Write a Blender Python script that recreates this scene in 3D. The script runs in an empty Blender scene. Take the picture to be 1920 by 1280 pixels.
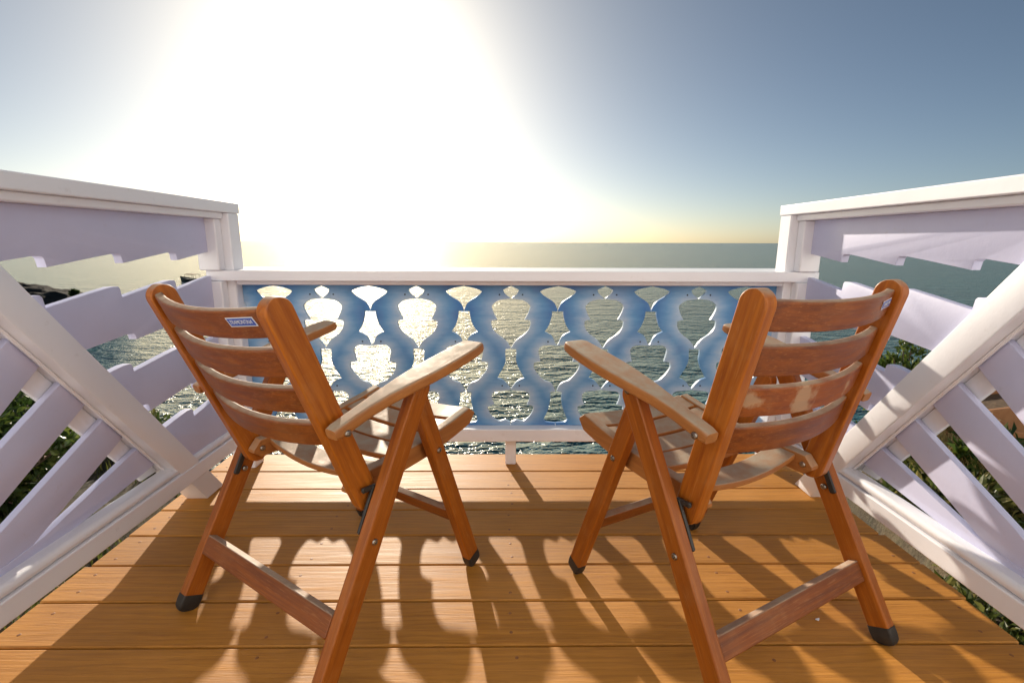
import bpy, bmesh, math, random
import numpy as np
from mathutils import Vector, Matrix
from mathutils.geometry import delaunay_2d_cdt

random.seed(7); rng = np.random.default_rng(7)
scene = bpy.context.scene
COL = scene.collection
K = 0.88            # metres per layout unit (1 unit = height of the camera above the deck)
R = math.radians

# ------------------------------------------------------------------ camera
FPX = 907.0
pitch = math.atan(186.0 / FPX); yaw = R(0.63); roll = R(0.2)
fw = Vector((math.sin(yaw)*math.cos(pitch), math.cos(yaw)*math.cos(pitch), -math.sin(pitch)))
rt = Vector((math.cos(yaw), -math.sin(yaw), 0.0)); up = rt.cross(fw)
r2 = math.cos(roll)*rt + math.sin(roll)*up; u2 = r2.cross(fw)
cam = bpy.data.cameras.new('camera'); cam_ob = bpy.data.objects.new('camera', cam); COL.objects.link(cam_ob)
m = Matrix((r2, u2, -fw)).transposed().to_4x4(); m.translation = (0, 0, 1.0*K); cam_ob.matrix_world = m
cam.sensor_width = 36.0; cam.lens = FPX/1920*36.0; cam.clip_start = 0.02; cam.clip_end = 60000
scene.camera = cam_ob

# ------------------------------------------------------------------ sky, sun, exposure
SUN_EL, SUN_AZ = R(18.6), R(16.5)      # azimuth: left of straight ahead
world = bpy.data.worlds.new('World'); scene.world = world; world.use_nodes = True
wn = world.node_tree.nodes; wl = world.node_tree.links
for n in list(wn): wn.remove(n)
sky = wn.new('ShaderNodeTexSky'); sky.sky_type = 'NISHITA'; sky.sun_disc = False
sky.sun_elevation = SUN_EL; sky.sun_rotation = -SUN_AZ
sky.altitude = 0; sky.air_density = 0.6; sky.dust_density = 0.9; sky.ozone_density = 0.8
bg = wn.new('ShaderNodeBackground'); bg.inputs['Strength'].default_value = 0.057
wo = wn.new('ShaderNodeOutputWorld')
wb = wn.new('ShaderNodeMix'); wb.data_type = 'RGBA'; wb.blend_type = 'MULTIPLY'; wb.inputs[0].default_value = 1.0; wb.inputs[7].default_value = (.97, 1.0, .94, 1)   # white balance
wl.new(sky.outputs[0], wb.inputs[6]); wl.new(wb.outputs[2], bg.inputs['Color']); wl.new(bg.outputs[0], wo.inputs['Surface'])
sl = bpy.data.lights.new('sun', 'SUN'); sl.energy = 5.0; sl.angle = R(0.8); sl.color = (1.0, 0.88, 0.71)
sun = bpy.data.objects.new('sun', sl); COL.objects.link(sun)
tosun = Vector((-math.sin(SUN_AZ)*math.cos(SUN_EL), math.cos(SUN_AZ)*math.cos(SUN_EL), math.sin(SUN_EL)))
sun.rotation_euler = (-tosun).to_track_quat('-Z', 'Y').to_euler()
sun.location = (0, 0, 20)
scene.view_settings.view_transform = 'Standard'; scene.view_settings.look = 'None'
scene.view_settings.exposure = 0.58; scene.view_settings.gamma = 1.0
scene.view_settings.use_curve_mapping = False
scene.cycles.use_denoising = True
try: scene.cycles.denoiser = 'OPENIMAGEDENOISE'
except Exception: pass
scene.cycles.max_bounces = 8; scene.cycles.diffuse_bounces = 5; scene.cycles.glossy_bounces = 4
scene.cycles.sample_clamp_indirect = 6.0; scene.cycles.sample_clamp_direct = 30.0
scene.cycles.caustics_reflective = False; scene.cycles.caustics_refractive = False

# ------------------------------------------------------------------ materials
class NT:
    def __init__(self, name):
        self.m = bpy.data.materials.new(name); self.m.use_nodes = True
        self.t = self.m.node_tree; self.n = self.t.nodes; self.l = self.t.links
        self.p = self.n['Principled BSDF']
    def node(self, kind, **kw):
        n = self.n.new('ShaderNode'+kind)
        for k, v in kw.items():
            if hasattr(n, k) and k not in n.inputs.keys(): setattr(n, k, v)
        return n
    def link(self, a, b): self.l.new(a, b)
    def coord(self, kind='Object', scale=(1, 1, 1), rnd=0.0):
        c = self.node('TexCoord'); mp = self.node('Mapping')
        mp.inputs['Scale'].default_value = scale
        if rnd:
            oi = self.node('ObjectInfo'); mu = self.node('Math', operation='MULTIPLY'); mu.inputs[1].default_value = rnd
            self.link(oi.outputs['Random'], mu.inputs[0])
            cb = self.node('CombineXYZ'); self.link(mu.outputs[0], cb.inputs[0]); self.link(mu.outputs[0], cb.inputs[1]); self.link(mu.outputs[0], cb.inputs[2])
            ad = self.node('VectorMath', operation='ADD'); self.link(c.outputs[kind], ad.inputs[0]); self.link(cb.outputs[0], ad.inputs[1])
            self.link(ad.outputs[0], mp.inputs['Vector'])
        else:
            self.link(c.outputs[kind], mp.inputs['Vector'])
        return mp.outputs[0]
    def noise(self, vec, scale, detail=4, rough=.55, dist=0.0):
        n = self.node('TexNoise'); n.inputs['Scale'].default_value = scale; n.inputs['Detail'].default_value = detail
        n.inputs['Roughness'].default_value = rough; n.inputs['Distortion'].default_value = dist
        if vec is not None: self.link(vec, n.inputs['Vector'])
        return n.outputs['Fac']
    def ramp(self, fac, stops):
        r = self.node('ValToRGB'); cr = r.color_ramp
        while len(cr.elements) < len(stops): cr.elements.new(0.5)
        for e, (p, c) in zip(cr.elements, stops):
            e.position = p; e.color = (c if isinstance(c, (tuple, list)) else (c, c, c)) + ((1,) if not isinstance(c, (tuple, list)) or len(c) == 3 else ())  if isinstance(c, tuple) else (c, c, c, 1)
        self.link(fac, r.inputs['Fac']); return r.outputs['Color']
    def mix(self, fac, a, b, blend='MIX'):
        x = self.node('Mix', data_type='RGBA', blend_type=blend)
        for v, i in ((fac, 0), (a, 6), (b, 7)):
            if hasattr(v, 'is_linked') or isinstance(v, bpy.types.NodeSocket): self.link(v, x.inputs[i])
            elif i == 0: x.inputs[0].default_value = v
            else: x.inputs[i].default_value = tuple(v)+(1,) if len(v) == 3 else v
        return x.outputs[2]
    def bump(self, h, strength, dist, normal=None):
        b = self.node('Bump'); b.inputs['Strength'].default_value = strength; b.inputs['Distance'].default_value = dist
        self.link(h, b.inputs['Height'])
        if normal is not None: self.link(normal, b.inputs['Normal'])
        return b.outputs['Normal']
    def math(self, op, a, b=None, clamp=False):
        x = self.node('Math', operation=op); x.use_clamp = clamp
        for i, v in enumerate((a, b)):
            if v is None: continue
            if isinstance(v, bpy.types.NodeSocket): self.link(v, x.inputs[i])
            else: x.inputs[i].default_value = v
        return x.outputs[0]
    def set(self, **kw):
        for k, v in kw.items():
            k = {'base': 'Base Color', 'rough': 'Roughness', 'spec': 'Specular IOR Level', 'ior': 'IOR', 'metal': 'Metallic', 'normal': 'Normal', 'coat': 'Coat Weight', 'coatr': 'Coat Roughness', 'trans': 'Transmission Weight'}[k]
            if isinstance(v, bpy.types.NodeSocket): self.link(v, self.p.inputs[k])
            elif k == 'Base Color': self.p.inputs[k].default_value = tuple(v)+(1,)
            else: self.p.inputs[k].default_value = v
        return self.m

def paint(name, c, c2, rough=.32):
    t = NT(name); v = t.coord('Object', (1, 1, 1), 13)
    big = t.noise(v, 2.5, 5, .6); fine = t.noise(t.coord('Object', (3, 60, 60), 13), 1.0, 4, .6)
    spots = t.ramp(t.noise(v, 34, 3, .6), [(.66, 0.0), (.74, 1.0)])
    col = t.mix(t.ramp(big, [(.35, 0.0), (.75, 1.0)]), c, c2)
    col = t.mix(t.math('MULTIPLY', spots, .12), col, (.35, .3, .25))
    rg = t.ramp(big, [(.3, rough-.06), (.7, rough+.14)])
    b1 = t.bump(fine, .22, .0012); b2 = t.bump(t.noise(v, 12, 4, .6), .25, .0035, b1)
    return t.set(base=col, rough=rg, normal=b2, coat=.15, coatr=.15)

M = {}
M['white'] = paint('white_gloss_paint', (.82, .82, .86), (.78, .775, .815))
M['lavender'] = paint('lavender_paint', (.58, .59, .79), (.53, .535, .72), .42)

def teak(name, a, b, dusty=.75, stain=None, rough=.36):
    t = NT(name)
    g = t.noise(t.coord('Object', (4, 75, 75), 31), 1.0, 7, .66, .6)
    g2 = t.noise(t.coord('Object', (22, 420, 420), 31), 1.0, 3, .6)
    pores = t.ramp(g2, [(.58, 0.0), (.68, 1.0)])
    v = t.coord('Object', (1, 1, 1), 31)
    col = t.mix(t.ramp(g, [(.3, 0.0), (.68, 1.0)]), b, a)
    col = t.mix(t.math('MULTIPLY', pores, .22), col, (.56, .27, .09))
    wear = t.ramp(t.noise(v, 9, 5, .65), [(.55, 0.0), (.75, 1.0)])
    col = t.mix(t.math('MULTIPLY', wear, .14), col, (.50, .28, .12))
    geo = t.node('NewGeometry'); sx = t.node('SeparateXYZ'); t.link(geo.outputs['Normal'], sx.inputs[0])
    upf = t.ramp(sx.outputs['Z'], [(.45, 0.0), (.86, 1.0)])
    dn = t.ramp(t.noise(v, 22, 6, .7), [(.28, 0.25), (.62, 1.0)])
    dust = t.math('MULTIPLY', t.math('MULTIPLY', upf, dn), dusty)
    col = t.mix(dust, col, (.40, .335, .25))
    if stain:
        for (cx, cz, rx, rz) in stain:
            tc = t.node('TexCoord'); mp = t.node('Mapping'); mp.vector_type = 'TEXTURE'
            mp.inputs['Location'].default_value = (cx, 0, cz); mp.inputs['Scale'].default_value = (rx, 10, rz)
            t.link(tc.outputs['Object'], mp.inputs['Vector'])
            ns = t.noise(tc.outputs['Object'], 26, 4, .6); ln = t.node('VectorMath', operation='LENGTH'); t.link(mp.outputs[0], ln.inputs[0])
            d = t.math('ADD', ln.outputs['Value'], t.math('MULTIPLY', t.math('SUBTRACT', ns, .5), 2.6))
            col = t.mix(t.math('MULTIPLY', t.ramp(d, [(.5, 1.0), (.95, 0.0)]), .55), col, (.50, .37, .23))
    rg = t.mix(dust, t.ramp(g, [(.3, rough), (.7, rough+.14)]), (.85, .85, .85))
    n1 = t.bump(g2, .35, .0006); n2 = t.bump(g, .25, .001, n1)
    return t.set(base=col, rough=rg, normal=n2, coat=.08, coatr=.25, spec=.35)
M['teak'] = teak('oiled_teak', (.46, .138, .010), (.24, .056, .005))
M['teak_slat'] = teak('slat_teak', (.27, .072, .008), (.115, .024, .004))
M['teak_stain'] = teak('slat_teak_stained', (.33, .085, .008), (.15, .030, .004), stain=[(-.045, 0, .035, .05), (.115, 0, .02, .02), (-.175, .004, .04, .018)])
M['teak_grey'] = teak('weathered_teak', (.42, .17, .045), (.30, .11, .03), dusty=1.0)
M['teak_leg_dimmed'] = teak('leg_teak_dimmed', (.39, .112, .009), (.22, .053, .005), dusty=.35)  # light falloff put into the colour: legs darker than the stiles

def decking():
    t = NT('stained_deck_boards')
    w = t.node('TexWave'); w.wave_type = 'BANDS'; w.bands_direction = 'Y'; w.inputs['Scale'].default_value = 9; w.inputs['Distortion'].default_value = 9
    w.inputs['Detail'].default_value = 3; w.inputs['Detail Scale'].default_value = 1.2
    t.link(t.coord('Object', (.35, 2.2, 1), 57), w.inputs['Vector'])
    g = t.noise(t.coord('Object', (4, 90, 60), 57), 1.0, 6, .65, .5)
    g2 = t.noise(t.coord('Object', (14, 330, 60), 57), 1.0, 3, .6)
    v = t.coord('Object', (1, 1, 1), 57)
    col = t.mix(t.ramp(g, [(.3, 0.0), (.7, 1.0)]), (.30, .118, .011), (.49, .212, .030))
    col = t.mix(t.math('MULTIPLY', t.ramp(w.outputs['Fac'], [(.0, 1.0), (.24, 0.0)]), .32), col, (.23, .082, .014))
    col = t.mix(t.math('MULTIPLY', t.ramp(g2, [(.60, 0.0), (.70, 1.0)]), .42), col, (.22, .08, .014))
    vo = t.node('TexVoronoi'); vo.inputs['Scale'].default_value = 1.0; t.link(t.coord('Object', (1.6, 5.0, 1), 57), vo.inputs['Vector'])
    kn = t.ramp(vo.outputs['Distance'], [(.045, 1.0), (.075, 0.0)])
    col = t.mix(t.math('MULTIPLY', kn, .6), col, (.14, .05, .014))
    pl = t.ramp(t.noise(v, 3.2, 4, .6), [(.35, 0.0), (.7, 1.0)])
    col = t.mix(t.math('MULTIPLY', pl, .35), col, (.55, .26, .060))
    oi = t.node('ObjectInfo'); br = t.math('ADD', t.math('MULTIPLY', oi.outputs['Random'], .22), .89)
    hs = t.node('HueSaturation'); t.link(col, hs.inputs['Color']); t.link(br, hs.inputs['Value'])
    sp = t.ramp(t.noise(v, 60, 3, .6), [(.72, 0.0), (.76, 1.0)])
    col = t.mix(t.math('MULTIPLY', sp, .3), hs.outputs['Color'], (.10, .05, .02))
    rg = t.ramp(g, [(.3, .50), (.7, .66)])
    n1 = t.bump(g2, .5, .0012); n2 = t.bump(g, .5, .0016, n1)
    return t.set(base=col, rough=rg, normal=n2, spec=.35)
M['deck'] = decking()

def dolphin_paint():
    t = NT('painted_dolphin_board')
    at = t.node('Attribute'); at.attribute_name = 'belly'
    v = t.coord('Object', (1, 1, 1), 19)
    nz = t.noise(t.coord('Object', (14, 14, 60), 19), 1.0, 4, .6); nb = t.noise(v, 7, 4, .6)
    f = t.math('ADD', at.outputs['Fac'], t.math('MULTIPLY', t.math('SUBTRACT', nz, .5), .5))
    f = t.math('ADD', f, t.math('MULTIPLY', t.math('SUBTRACT', nb, .5), .35))
    col = t.ramp(f, [(.0, (.38, .52, .68)), (.12, (.31, .46, .65)), (.34, (.19, .37, .61)), (.60, (.10, .28, .54)), (1.0, (.045, .18, .45))])
    col = t.mix(t.math('MULTIPLY', t.ramp(nb, [(.5, 0.0), (.75, 1.0)]), .3), col, (.20, .22, .42))
    n1 = t.bump(t.noise(t.coord('Object', (8, 8, 90), 19), 1.0, 3, .6), .25, .001)
    return t.set(base=col, rough=.42, normal=n1, coat=.1)
M['dolphin'] = dolphin_paint()

def simple(name, c, rough=.5, metal=0.0, n=None, c2=None, ns=8, bump=0.0, bd=.002):
    t = NT(name); kw = dict(base=c, rough=rough, metal=metal)
    if c2 is not None:
        f = t.noise(t.coord('Object', (1, 1, 1), 5), ns, 5, .6)
        kw['base'] = t.mix(t.ramp(f, [(.35, 0.0), (.68, 1.0)]), c, c2)
        if bump: kw['normal'] = t.bump(f, bump, bd)
    return t.set(**kw)
M['rubber'] = simple('black_rubber', (.012, .011, .010), .55, c2=(.03, .028, .026), ns=30)
M['black'] = simple('black_ratchet_plastic', (.015, .014, .013), .4, c2=(.03, .028, .025), ns=40)
M['steel'] = simple('dull_steel', (.42, .40, .36), .35, 1.0, c2=(.28, .25, .22), ns=60)
M['nail'] = simple('painted_nail_head', (.26, .10, .022), .6, c2=(.18, .07, .02), ns=50)
M['eye'] = simple('dolphin_eye_black', (.01, .012, .02), .25, c2=(.02, .02, .03))
M['sticker_white'] = simple('sticker_white', (.72, .74, .78), .35, c2=(.66, .68, .72))
M['sticker_blue'] = simple('sticker_blue', (.03, .075, .36), .35, c2=(.04, .09, .40))
M['stucco'] = simple('pale_bounce_stucco', (.80, .83, .90), .85, c2=(.76, .79, .86), ns=14, bump=.4, bd=.004)  # bluish tint keeps the sunlight bounced onto the deck neutral
M['joist'] = simple('rough_joist_wood', (.16, .10, .055), .8, c2=(.11, .07, .04), ns=12)
M['terracotta'] = simple('terracotta', (.42, .20, .085), .75, c2=(.34, .15, .06), ns=10, bump=.3)
M['soil'] = simple('dry_soil', (.09, .055, .03), .95, c2=(.15, .095, .05), ns=18, bump=.8, bd=.02)
M['bark'] = simple('twig_bark', (.11, .075, .045), .85, c2=(.17, .12, .075), ns=25)
M['hull'] = simple('dark_green_hull', (.018, .026, .018), .5, c2=(.03, .035, .028), ns=2)
M['canopy'] = simple('faded_boat_canopy', (.48, .33, .17), .8, c2=(.42, .27, .15), ns=1)
M['cloth'] = simple('dark_clothing', (.03, .028, .03), .85, c2=(.06, .05, .05), ns=4)
M['glass'] = simple('dark_door_glass', (.03, .04, .05), .08)

def rock():
    t = NT('dark_coral_rock'); v = t.coord('Object')
    f = t.noise(v, .9, 8, .7); f2 = t.noise(v, 5.0, 6, .7)
    col = t.mix(t.ramp(f, [(.35, 0.0), (.7, 1.0)]), (.014, .011, .008), (.045, .034, .024))
    col = t.mix(t.math('MULTIPLY', t.ramp(f2, [(.58, 0.0), (.72, 1.0)]), .4), col, (.10, .065, .028))
    return t.set(base=col, rough=.95, normal=t.bump(f2, .9, .25))
M['rock'] = rock()
def earth():
    t = NT('rocky_ground'); v = t.coord('Object')
    f = t.noise(v, 1.1, 7, .65); f2 = t.noise(v, 14, 6, .7)
    col = t.mix(t.ramp(f, [(.38, 0.0), (.62, 1.0)]), (.040, .032, .022), (.125, .090, .048))
    col = t.mix(t.math('MULTIPLY', t.ramp(f2, [(.5, 0.0), (.68, 1.0)]), .6), col, (.09, .085, .035))
    return t.set(base=col, rough=.95, normal=t.bump(f2, 1.0, .05))
M['earth'] = earth()

def sea_mat():
    t = NT('sea_water')
    def n(scale, sx, sy, detail, rough, rot=.0, dist=.0):
        c = t.node('TexCoord'); mp = t.node('Mapping'); mp.inputs['Scale'].default_value = (sx, sy, 1); mp.inputs['Rotation'].default_value = (0, 0, rot)
        t.link(c.outputs['Object'], mp.inputs['Vector']); return t.noise(mp.outputs[0], scale, detail, rough, dist)
    # wave slopes by finite differences of a height field (keeps their roughness at any distance)
    tc = t.node('TexCoord'); E_ = .06
    def height(off):
        ad = t.node('VectorMath', operation='ADD'); t.link(tc.outputs['Object'], ad.inputs[0]); ad.inputs[1].default_value = off
        tot = None
        for sc, rot, sx, sy, det, amp in ((.22, 14, .6, 1.5, 2, .9), (1.0, -17, .80, 1.35, 4, .70), (2.4, 24, .85, 1.3, 2, .20)):
            mp = t.node('Mapping'); mp.inputs['Scale'].default_value = (sx, sy, 1); mp.inputs['Rotation'].default_value = (0, 0, R(rot)); t.link(ad.outputs[0], mp.inputs['Vector'])
            h = t.math('MULTIPLY', t.noise(mp.outputs[0], sc, det, .55, .25), amp)
            tot = h if tot is None else t.math('ADD', tot, h)
        return tot
    h0, hx, hy = height((0, 0, 0)), height((E_, 0, 0)), height((0, E_, 0))
    cb = t.node('CombineXYZ'); t.link(t.math('MULTIPLY', t.math('SUBTRACT', h0, hx), .75/E_), cb.inputs[0]); t.link(t.math('MULTIPLY', t.math('SUBTRACT', h0, hy), 1.0/E_), cb.inputs[1]); cb.inputs[2].default_value = 1.0
    nn = t.node('VectorMath', operation='NORMALIZE'); t.link(cb.outputs[0], nn.inputs[0]); b3 = nn.outputs[0]
    col = t.mix(t.ramp(n(.02, 1, 2.5, 3, .5), [(.4, 0.0), (.65, 1.0)]), (.004, .078, .105), (.007, .098, .118))
    return t.set(base=col, rough=.13, ior=1.333, normal=b3)
M['sea'] = sea_mat()

def leafmat(name, c1, c2, c3=None):
    t = NT(name); g = t.node('NewGeometry'); r = g.outputs['Random Per Island']
    st = [(.0, c1), (.6, c2), (1.0, c3 or c2)]
    col = t.ramp(r, st)
    t.p.inputs['Base Color'].default_value = (.1, .1, .1, 1)
    t.set(base=col, rough=.45)
    tr = t.node('BsdfTranslucent'); t.link(col, tr.inputs['Color'])
    mx = t.node('MixShader'); mx.inputs[0].default_value = .35
    out = t.n['Material Output']; t.link(t.p.outputs[0], mx.inputs[1]); t.link(tr.outputs[0], mx.inputs[2]); t.link(mx.outputs[0], out.inputs['Surface'])
    return t.m
M['leaf'] = leafmat('green_leaves', (.035, .070, .012), (.075, .115, .018), (.16, .19, .035))
M['leaf_dark'] = leafmat('dark_leaves', (.020, .042, .010), (.045, .080, .014), (.10, .13, .03))
M['petal'] = leafmat('pale_petals', (.62, .46, .42), (.72, .62, .55), (.55, .30, .28))
M['straw'] = leafmat('dry_grass_blades', (.34, .23, .07), (.48, .35, .14), (.22, .20, .05))
M['cover'] = leafmat('ground_cover_leaves', (.040, .062, .012), (.085, .105, .020), (.26, .22, .07))

# ------------------------------------------------------------------ helpers
def link(o, parent=None):
    COL.objects.link(o)
    if parent is not None: o.parent = parent
    return o
def tag(o, label=None, cat=None, group=None, kind=None):
    if label: o['label'] = label
    if cat: o['category'] = cat
    if group: o['group'] = group
    if kind: o['kind'] = kind
    return o
def empty(name, loc=(0, 0, 0), rz=0):
    o = bpy.data.objects.new(name, None); COL.objects.link(o)
    o.location = Vector(loc)*K; o.rotation_euler = (0, 0, rz); o.empty_display_size = .1
    return o
def mesh(name, verts, faces, mat, parent=None, mtx=None, sharp=32, scale=K):
    me = bpy.data.meshes.new(name)
    me.from_pydata([tuple(scale*c for c in v) for v in verts], [], faces)
    me.materials.append(mat)
    bm = bmesh.new(); bm.from_mesh(me); bmesh.ops.recalc_face_normals(bm, faces=bm.faces); bm.to_mesh(me); bm.free()
    if sharp:
        me.shade_smooth(); me.set_sharp_from_angle(angle=R(sharp))
    o = bpy.data.objects.new(name, me); link(o, parent)
    if sharp and sharp < 90: wm = o.modifiers.new('weighted_normal', 'WEIGHTED_NORMAL'); wm.keep_sharp = True; wm.weight = 80
    if mtx is not None:
        mm = mtx.copy(); mm.translation = mm.translation*K; o.matrix_basis = mm
    return o
def share(o, parent, mtx=None, name=None):
    c = o.copy(); COL.objects.link(c); c.parent = parent
    if mtx is not None:
        mm = mtx.copy(); mm.translation = mm.translation*K; c.matrix_basis = mm
    return c
def frame(origin, x, y):
    x = Vector(x).normalized(); y = Vector(y); z = x.cross(y).normalized(); y = z.cross(x).normalized()
    mm = Matrix((x, y, z)).transposed().to_4x4(); mm.translation = Vector(origin); return mm
def section(hw, hh, r, seg=3):
    r = min(r, hw*.95, hh*.95); pts = []
    for (cx, cy, a0) in ((hw-r, hh-r, 0), (-hw+r, hh-r, 90), (-hw+r, -hh+r, 180), (hw-r, -hh+r, 270)):
        for i in range(seg+1):
            a = R(a0+90*i/seg); pts.append((cx+r*math.cos(a), cy+r*math.sin(a)))
    return pts
def loft(name, stations, r, mat, parent=None, mtx=None, seg=3, sharp=32):
    """stations: (x, cy, cz, hw, hh) along local x; section in local y z"""
    V, F = [], []; n = 4*(seg+1)
    for (x, cy, cz, hw, hh) in stations:
        for (a, b) in section(hw, hh, r, seg): V.append((x, cy+a, cz+b))
    for i in range(len(stations)-1):
        for j in range(n):
            k = (j+1) % n; F.append((i*n+j, i*n+k, (i+1)*n+k, (i+1)*n+j))
    F.append(tuple(range(n))[::-1]); F.append(tuple((len(stations)-1)*n+j for j in range(n)))
    return mesh(name, V, F, mat, parent, mtx, sharp)
def beam(name, A, B, hw, hh, side, mat, parent=None, r=.004, ends=.003, round_end=False, round_start=False):
    """bar from A to B, hw = half size along 'side', hh = half size in the third direction"""
    A, B = Vector(A), Vector(B); L = (B-A).length; mt = frame(A, B-A, side)
    st = []
    def cap(rev):
        n = 7; c = []
        for i in range(n+1):
            a = math.pi/2*i/n; x = hh*(1-math.cos(a)); h = max(hh*math.sin(a), hh*.12); c.append((x, h))
        return c
    if round_start: st += [(x, 0, 0, hw, h) for x, h in cap(0)]
    else: st += [(0, 0, 0, hw-ends, hh-ends), (ends, 0, 0, hw, hh)]
    if round_end: st += [(L-x, 0, 0, hw, h) for x, h in reversed(cap(0))]
    else: st += [(L-ends, 0, 0, hw, hh), (L, 0, 0, hw-ends, hh-ends)]
    return loft(name, st, r, mat, parent, mt)
def box(name, lo, hi, mat, parent=None, r=.004, axis=None):
    lo, hi = Vector(lo), Vector(hi); d = hi-lo; c = (lo+hi)/2
    ax = axis if axis is not None else max(range(3), key=lambda i: d[i])
    e = [Vector((1, 0, 0)), Vector((0, 1, 0)), Vector((0, 0, 1))]
    A = c.copy(); A[ax] = lo[ax]; B = c.copy(); B[ax] = hi[ax]; s = (ax+1) % 3; t = (ax+2) % 3
    return beam(name, A, B, d[s]/2, d[t]/2, e[s], mat, parent, r, min(r, .003))
def plate(name, outline, mat, parent, to3, thick, bevel=.002):
    """outline: 2D polygon; to3(u, v, w) with w in [0, thick]"""
    bm = bmesh.new()
    a = [bm.verts.new(Vector(to3(u, v, 0))*K) for u, v in outline]
    f = bm.faces.new(a)
    ex = bmesh.ops.extrude_face_region(bm, geom=[f]); vs = [g for g in ex['geom'] if isinstance(g, bmesh.types.BMVert)]
    d = (Vector(to3(0, 0, thick))-Vector(to3(0, 0, 0)))*K
    for v in vs: v.co += d
    bmesh.ops.recalc_face_normals(bm, faces=bm.faces)
    if bevel:
        vset = set(vs); aset = set(a)
        ed = [e for e in bm.edges if (e.verts[0] in vset) == (e.verts[1] in vset)]
        bmesh.ops.bevel(bm, geom=ed, offset=bevel*K, segments=2, affect='EDGES', profile=.5, clamp_overlap=True)
    me = bpy.data.meshes.new(name); bm.to_mesh(me); bm.free(); me.materials.append(mat)
    me.shade_smooth(); me.set_sharp_from_angle(angle=R(28))
    return link(bpy.data.objects.new(name, me), parent)

# ------------------------------------------------------------------ sea, terrain, headland
SEA_Z = -11.0
def grid(name, x0, x1, nx, y0, y1, ny, fz, mat, sharp=None):
    xs = np.linspace(x0, x1, nx); ys = np.linspace(y0, y1, ny)
    V = [(x, y, fz(x, y)) for y in ys for x in xs]
    F = [(j*nx+i, j*nx+i+1, (j+1)*nx+i+1, (j+1)*nx+i) for j in range(ny-1) for i in range(nx-1)]
    o = mesh(name, V, F, mat, None, None, sharp or 180); return o
S = 30000.0
sea = mesh('sea', [(-S, -S, SEA_Z), (S, -S, SEA_Z), (S, S, SEA_Z), (-S, S, SEA_Z)], [(0, 1, 2, 3)], M['sea'], sharp=0)
tag(sea, 'choppy teal sea reaching to the horizon', 'sea', kind='structure')

from mathutils import noise as mnoise
def fbm(x, y, z=0, o=5): return mnoise.fractal(Vector((x, y, z)), 1.0, 2.0, o)
def lerp_pts(x, P):
    if x <= P[0][0]: return P[0][1]
    for (a, b), (c, d) in zip(P, P[1:]):
        if x <= c: return b+(d-b)*(x-a)/(c-a)
    return P[-1][1]
EDGE = [(-16, 10.5), (-11, 9.2), (-8, 8.1), (-6.3, 7.3), (-4.9, 6.5), (-4.1, 5.6), (-3.3, 4.2), (-2.6, 2.6), (-1.9, 2.05), (1.9, 2.05), (2.55, 2.5), (3.3, 4.4), (4.6, 5.3), (6.5, 6.0), (10, 7.0), (16, 8.0)]
TOP = [(-16, -1.6), (-6, -1.35), (-3, -1.2), (-1.5, -1.0), (1.5, -.85), (3, -.85), (6, -.75), (16, .2)]
def ground_z(x, y):
    e = lerp_pts(x, EDGE)+.35*fbm(x*.5, y*.5, 3); t = lerp_pts(x, TOP)
    z = t+.10*fbm(x*.9, y*.9, 0)+.03*fbm(x*4, y*4, 1)
    if y > e: z -= (y-e)*2.2+.8*max(0, min(1, (y-e)*2))*abs(fbm(x*.8, y*.8, 7))
    return max(z, SEA_Z-1)
terrain = grid('terrain', -16, 16, 190, -4, 15, 130, ground_z, M['earth'], 180)
tag(terrain, 'dark rocky cliff-top ground around and below the deck', 'ground', kind='structure')

def headland():
    # rock spit running out into the sea beyond the boat-side railing
    nx, ny = 110, 60; V, F = [], []
    for j in range(ny):
        for i in range(nx):
            s = i/(nx-1); t = j/(ny-1)*2-1
            x = -150+s*84; w = 9+16*(1-s)**.7
            y = 80+t*w+(1-s)*6
            ridge = lerp_pts(s, [(0, 7.0), (.55, 6.0), (.80, 5.3), (.88, 4.9), (.92, 4.1), (.96, 3.2), (.985, 2.0), (1, -1.0)])
            h = ridge*(1-abs(t)**2.2) - .8 + (.9*fbm(x*.16, y*.16, 5)+.5*fbm(x*.6, y*.6, 2))*(1-abs(t)**4)*(.35+ridge/9)
            V.append((x, y, SEA_Z+h))
    for j in range(ny-1):
        for i in range(nx-1): F.append((j*nx+i, j*nx+i+1, (j+1)*nx+i+1, (j+1)*nx+i))
    o = mesh('headland', V, F, M['rock'], sharp=25)
    tag(o, 'low dark rock spit rising out of the sea', 'rock', kind='structure')
headland()

# ------------------------------------------------------------------ house wall behind the viewer, unseen, added to bounce sunlight onto the deck
house = empty('house', (0, -1.25, -1.0))
hw_pts = [(-7, 0), (-.75, 0), (-.75, 3.35), (.95, 3.35), (.95, 0), (7, 0), (7, 6.5), (-7, 6.5)]
plate('bounce_wall', hw_pts, M['stucco'], house, lambda u, v, w: (u, -w, v), .25, .01)
dr = box('door', (-.75, -.16, 1.0), (.95, -.10, 3.3), M['white'], house, .006)
for x0, x1 in ((-.66, .06), (.14, .86)):
    box('pane', (x0, -.098, 1.35), (x1, -.085, 3.2), M['glass'], house, .003)
box('threshold', (-.75, -.25, .86), (.95, 0.0, .985), M['joist'], house, .006)
tag(house, 'unseen white stucco house front, added to bounce sunlight, with a double glass door opening onto the deck', 'house')

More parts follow.
